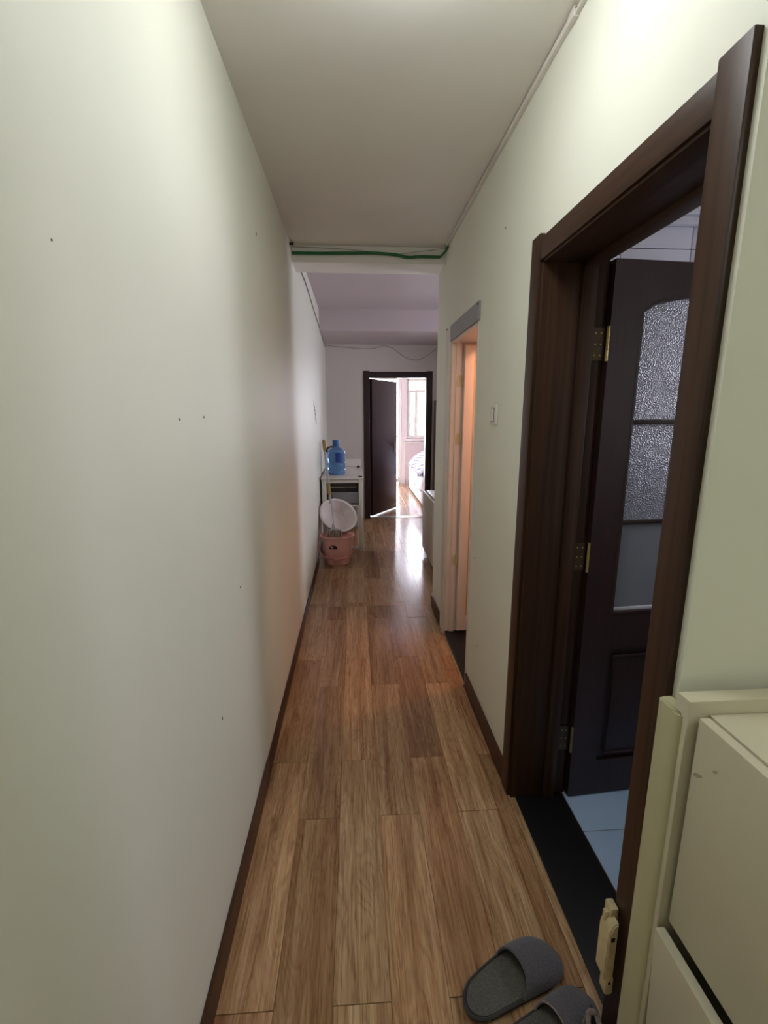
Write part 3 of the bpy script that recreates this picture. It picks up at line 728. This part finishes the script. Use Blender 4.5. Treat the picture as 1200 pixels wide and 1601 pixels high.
obj('tray_edge', bx((TX0+.09, TX1-.075, TY0+.028, TY0+.036, .720, .730), bev=.001), M['steel'], bt)
kn = bmesh.new(); lathe(kn, [(.0, 0), (.02, 0), (.022, .012), (.012, .026), (0, .028)], 20, Matrix.Translation((.045, 6.12, TZ)))
tag(obj('small_knob', kn, M['hole']), 'small dark knob near the back of the table top', 'knob')
tag(obj('table_clip', bx((.035, .078, 5.15, 5.175, TZ, TZ+.012), bev=.003), M['hole']), 'small dark clip at the front right corner of the table', 'clip')

# ---- water bottle
wb = thing('water_bottle', 'large blue water cooler bottle on the narrow table', 'bottle', (-.212, 5.42, TZ))
bm = bmesh.new(); lathe(bm, [(0, .004), (.085, 0), (.100, .012), (.102, .05), (.096, .06), (.102, .07), (.102, .13), (.096, .14), (.102, .15), (.103, .235), (.098, .262), (.075, .290), (.045, .304), (.035, .312), (.034, .335)], 40)
obj('bottle_body', bm, M['bottle'], wb)
bm = bmesh.new(); lathe(bm, [(.036, .322), (.037, .330), (.040, .385), (.036, .392), (0, .392)], 24); obj('cap', bm, M['bottlecap'], wb)
bm = bmesh.new(); tube(bm, smooth_path([(-.105, -.02, .26), (-.10, -.04, .295), (-.07, -.045, .315), (-.035, -.03, .318)]), .010, 8); obj('carry_handle', bm, M['black'], wb)
bm = bmesh.new()
for k in range(6):
    a0 = math.radians(-92+k*8); a1 = math.radians(-84+k*8)
    vs = [bm.verts.new((.1045*math.cos(a), .1045*math.sin(a), z)) for a, z in ((a0, .145), (a1, .145), (a1, .255), (a0, .255))]; bm.faces.new(vs)
bmesh.ops.remove_doubles(bm, verts=bm.verts, dist=1e-5); bmesh.ops.solidify(bm, geom=bm.faces[:], thickness=.0006)
obj('bottle_label', bm, M['bottlelabel'], wb)

# ---- bucket
bk = thing('bucket', 'pink mop bucket with an umbrella emblem on the floor', 'bucket', (-.190, 4.725, 0))
bm = bmesh.new()
lathe(bm, [(0, .004), (.115, .0), (.128, .012), (.148, .20), (.158, .285), (.172, .290), (.173, .302), (.166, .304), (.152, .285), (.142, .20), (.122, .016), (0, .014)], 56, None, 1.0, .86, 2.5)
obj('bucket_body', bm, M['pink'], bk)
bm = bmesh.new(); lathe(bm, [(.150, .278), (.110, .272), (.095, .19), (.06, .17), (.0, .17)], 40, None, 1.0, .84, 2.4); obj('wringer', bm, M['pink_d'], bk)
bm = bmesh.new(); tube(bm, smooth_path([(-.176, .0, .275), (-.180, -.05, .215), (-.172, -.105, .145), (-.120, -.152, .108), (-.04, -.168, .092), (.04, -.168, .092), (.110, -.158, .112), (.158, -.115, .160), (.176, -.05, .225), (.176, .0, .275)]), .0065, 8)
obj('carry_handle', bm, plain('pink_handle', srgb(206, 128, 120), .4), bk)
for s in (-1, 1):
    bm = bmesh.new(); tube(bm, [(s*.166, 0, .276), (s*.184, 0, .276)], .012, 10); obj('handle_pivot', bm, M['pink_d'], bk)
# emblem: umbrella silhouette following front face
def front_y(x, z):
    r = .128+(z-.012)/(.188)*.020; t = abs(x)/r; return -r*.86*(max(0, 1-t**2.5))**(1/2.5)-.0015
bm = bmesh.new(); N = 14
top = [(-.040+.048*math.cos(PI*k/N)*.9, .185+.036*math.sin(PI*k/N)) for k in range(N+1)]
bot = [(-.040-.0432+.0864*k/9, .185+(-.006 if k % 3 else .004)) for k in range(10)]
poly = top+bot[1:-1]
vs = [bm.verts.new((x, front_y(x, z)-.0005, z)) for x, z in poly]; f = bm.faces.new(vs)
bmesh.ops.solidify(bm, geom=[f], thickness=.0006)
box(bm, -.042, -.038, front_y(-.04, .17)-.002, front_y(-.04, .17)+.0, .158, .19)
obj('umbrella_emblem', bm, M['hole'], bk, False)

# ---- basin leaning on the bucket
n = Vector((.35, -.69, .72)).normalized()
zc = Vector((-.183, 4.935, .462))
q = n.to_track_quat('Z', 'X').to_matrix().to_4x4()
bs = thing('wash_basin', 'large white plastic basin tilted behind the pink bucket', 'basin', zc)
bm = bmesh.new(); lathe(bm, [(0, -.135), (.120, -.135), (.135, -.128), (.180, -.020), (.190, -.004), (.207, -.006), (.210, .002), (.205, .008), (.186, .006), (.174, -.018), (.130, -.120), (.118, -.127), (0, -.127)], 64, q)
obj('bowl', bm, M['basin'], bs)
bm = bmesh.new(); tube(bm, [q @ Vector((.203*math.cos(a), .203*math.sin(a), .004)) for a in [2*PI*k/64 for k in range(64)]], .006, 8, closed=True); obj('rolled_rim', bm, M['basin'], bs)

# ---- mop
mp = thing('mop', 'chrome mop standing in the pink bucket leaning on the table', 'mop')
A, B = Vector((-.228, 4.735, .36)), Vector((-.345, 5.34, 1.235))
P = lambda t: A.lerp(B, t)
bm = bmesh.new(); tube(bm, [P(0), P(.27)], .0095, 12); obj('lower_pole', bm, M['chrome'], mp)
bm = bmesh.new(); tube(bm, [P(.265), P(.28), P(.34), P(.36)], [.011, .015, .015, .012], 12); obj('locking_collar', bm, M['polegrey'], mp)
bm = bmesh.new(); tube(bm, [P(.355), P(.365), P(.485), P(.49)], [.012, .0165, .0165, .012], 12); obj('foam_grip', bm, M['grip'], mp)
bm = bmesh.new(); tube(bm, [P(.485), P(.86)], .0125, 12); obj('upper_pole', bm, M['polegrey'], mp)
bm = bmesh.new(); tube(bm, [P(.855), P(.87), P(.97), P(.99), P(1.0)], [.013, .016, .020, .018, .008], 12); obj('end_grip', bm, M['grip'], mp)
bm = bmesh.new(); tube(bm, [P(-.005), P(.02), P(.05)], [.02, .017, .011], 10); tube(bm, [A+Vector((-.05, -.01, -.02)), A+Vector((0, -.004, -.004)), A+Vector((.07, 0, -.014))], [.010, .016, .010], 8); obj('head_clamp', bm, M['polegrey'], mp)
bm = bmesh.new(); rs = random.Random(3)
for k in range(34):
    a = rs.uniform(0, 2*PI); d = rs.uniform(.01, .055)
    x0, y0 = A.x-.015+rs.uniform(-.05, .09), A.y+rs.uniform(-.02, .02)
    tube(bm, [(x0, y0, A.z-.012), (x0+d*math.cos(a)*.4, y0+d*math.sin(a)*.4, A.z-.03), (x0+d*math.cos(a)*.8, y0+d*math.sin(a)*.8, A.z-.085), (x0+d*math.cos(a)*.6, y0+d*math.sin(a)*.6, A.z-.14)], .006, 5)
o = obj('mop_strand', bm, M['mopfab'], mp); o['kind'] = 'stuff'

# ---- low cabinet in side room, tall cabinet by far wall
lc = thing('low_cabinet', 'low beige cabinet with a white top past the corridor corner', 'cabinet')
X0, X1, Y0, Y1, Z1 = .742, 1.15, 3.75, 5.02, .705
obj('cabinet_body', bx((X0+.01, X1, Y0, Y1, .06, Z1-.022), bev=.002), M['beigecab'], lc)
obj('cabinet_top', bx((X0+.03, X1+.005, Y0-.005, Y1+.005, Z1-.018, Z1-.0), bev=.002), M['white'], lc)
for k in range(2):
    y0 = Y0+.003+k*.635
    fd = obj('flap_door', bx((X0-.008, X0+.010, y0, y0+.629, .075, Z1-.004), bev=.002), M['beigecab'], lc)
obj('plinth', bx((X0+.04, X1-.02, Y0+.02, Y1-.02, 0, .06)), M['hole'], lc)
tc = thing('tall_cabinet', 'tall taupe cabinet side right of the bedroom doorway', 'cabinet')
obj('cabinet_body', bx((1.135, 1.75, 6.30, 6.815, .04, 1.70), bev=.004), M['greycab'], tc)
obj('cabinet_door', bx((1.14, 1.745, 6.28, 6.299, .06, 1.695), bev=.003), M['greycab'], tc)
obj('cabinet_foot', bx((1.16, 1.72, 6.34, 6.79, 0, .04)), M['hole'], tc)

# ---- bed
bd = thing('bed', 'white bed base with drawers right of the bedroom doorway view', 'bed')
BX0, BX1, BY0, BY1 = 1.10, 2.9, 7.45, 9.55
obj('bed_base', bx((BX0+.02, BX1, BY0, BY1, .03, .52), bev=.004), M['bedwhite'], bd)
for k in range(3):
    for j in range(2):
        y0 = BY0+.02+k*.69
        dr = obj('drawer', bx((BX0, BX0+.019, y0+.01, y0+.675, .05+j*.235, .275+j*.235), bev=.003), M['bedwhite'], bd)
        obj('drawer_pull', bx((BX0-.003, BX0+.001, y0+.22, y0+.46, .245+j*.235, .262+j*.235)), M['hole'], dr)
obj('mattress', bx((BX0+.04, BX1-.02, BY0+.03, BY1-.03, .52, .64), bev=.03), M['bedwhite'], bd)
bm = bmesh.new(); NX, NY = 30, 30; g = []
rq = random.Random(5)
for i in range(NX+1):
    row = []
    for j in range(NY+1):
        u, v = i/NX, j/NY
        x = BX0+.0+u*1.5; y = 7.6+v*1.85
        z = .66+.17*math.sin(min(1, u/.35)*PI/2)+.022*math.sin(9*x+4*y)+.018*math.sin(13*y-5*x)+.01*math.sin(31*y)
        if u < .12: k = 1-u/.12; z -= .13*k*k+.03*k*math.sin(22*y); x += .0-.03*math.sin(k*PI/2)
        row.append(bm.verts.new((x, y, z)))
    g.append(row)
for i in range(NX):
    for j in range(NY): bm.faces.new((g[i][j], g[i+1][j], g[i+1][j+1], g[i][j+1]))
bmesh.ops.recalc_face_normals(bm, faces=bm.faces); bmesh.ops.solidify(bm, geom=bm.faces[:], thickness=.03)
tag(obj('quilt', bm, M['quilt']), 'blue and white striped quilt heaped on the bed', 'quilt')
bm = bmesh.new(); lathe(bm, [(0, -.11), (.08, -.10), (.15, -.04), (.16, .02), (.12, .09), (.05, .12), (0, .12)], 24, Matrix.Translation((1.62, 9.72, .93)), 1, .6)
bm2 = bmesh.new(); box(bm2, 1.42, 1.85, 9.60, 9.95, 0, .55, bev=.01); 
ns = tag(obj('nightstand', bm2, M['bedwhite']), 'white bedside chest behind the bed near the window', 'nightstand')
for v in bm.verts: v.co.z -= .26
tag(obj('dark_bag', bm, M['felt_d']), 'dark grey bag on the bedside chest below the window', 'bag')
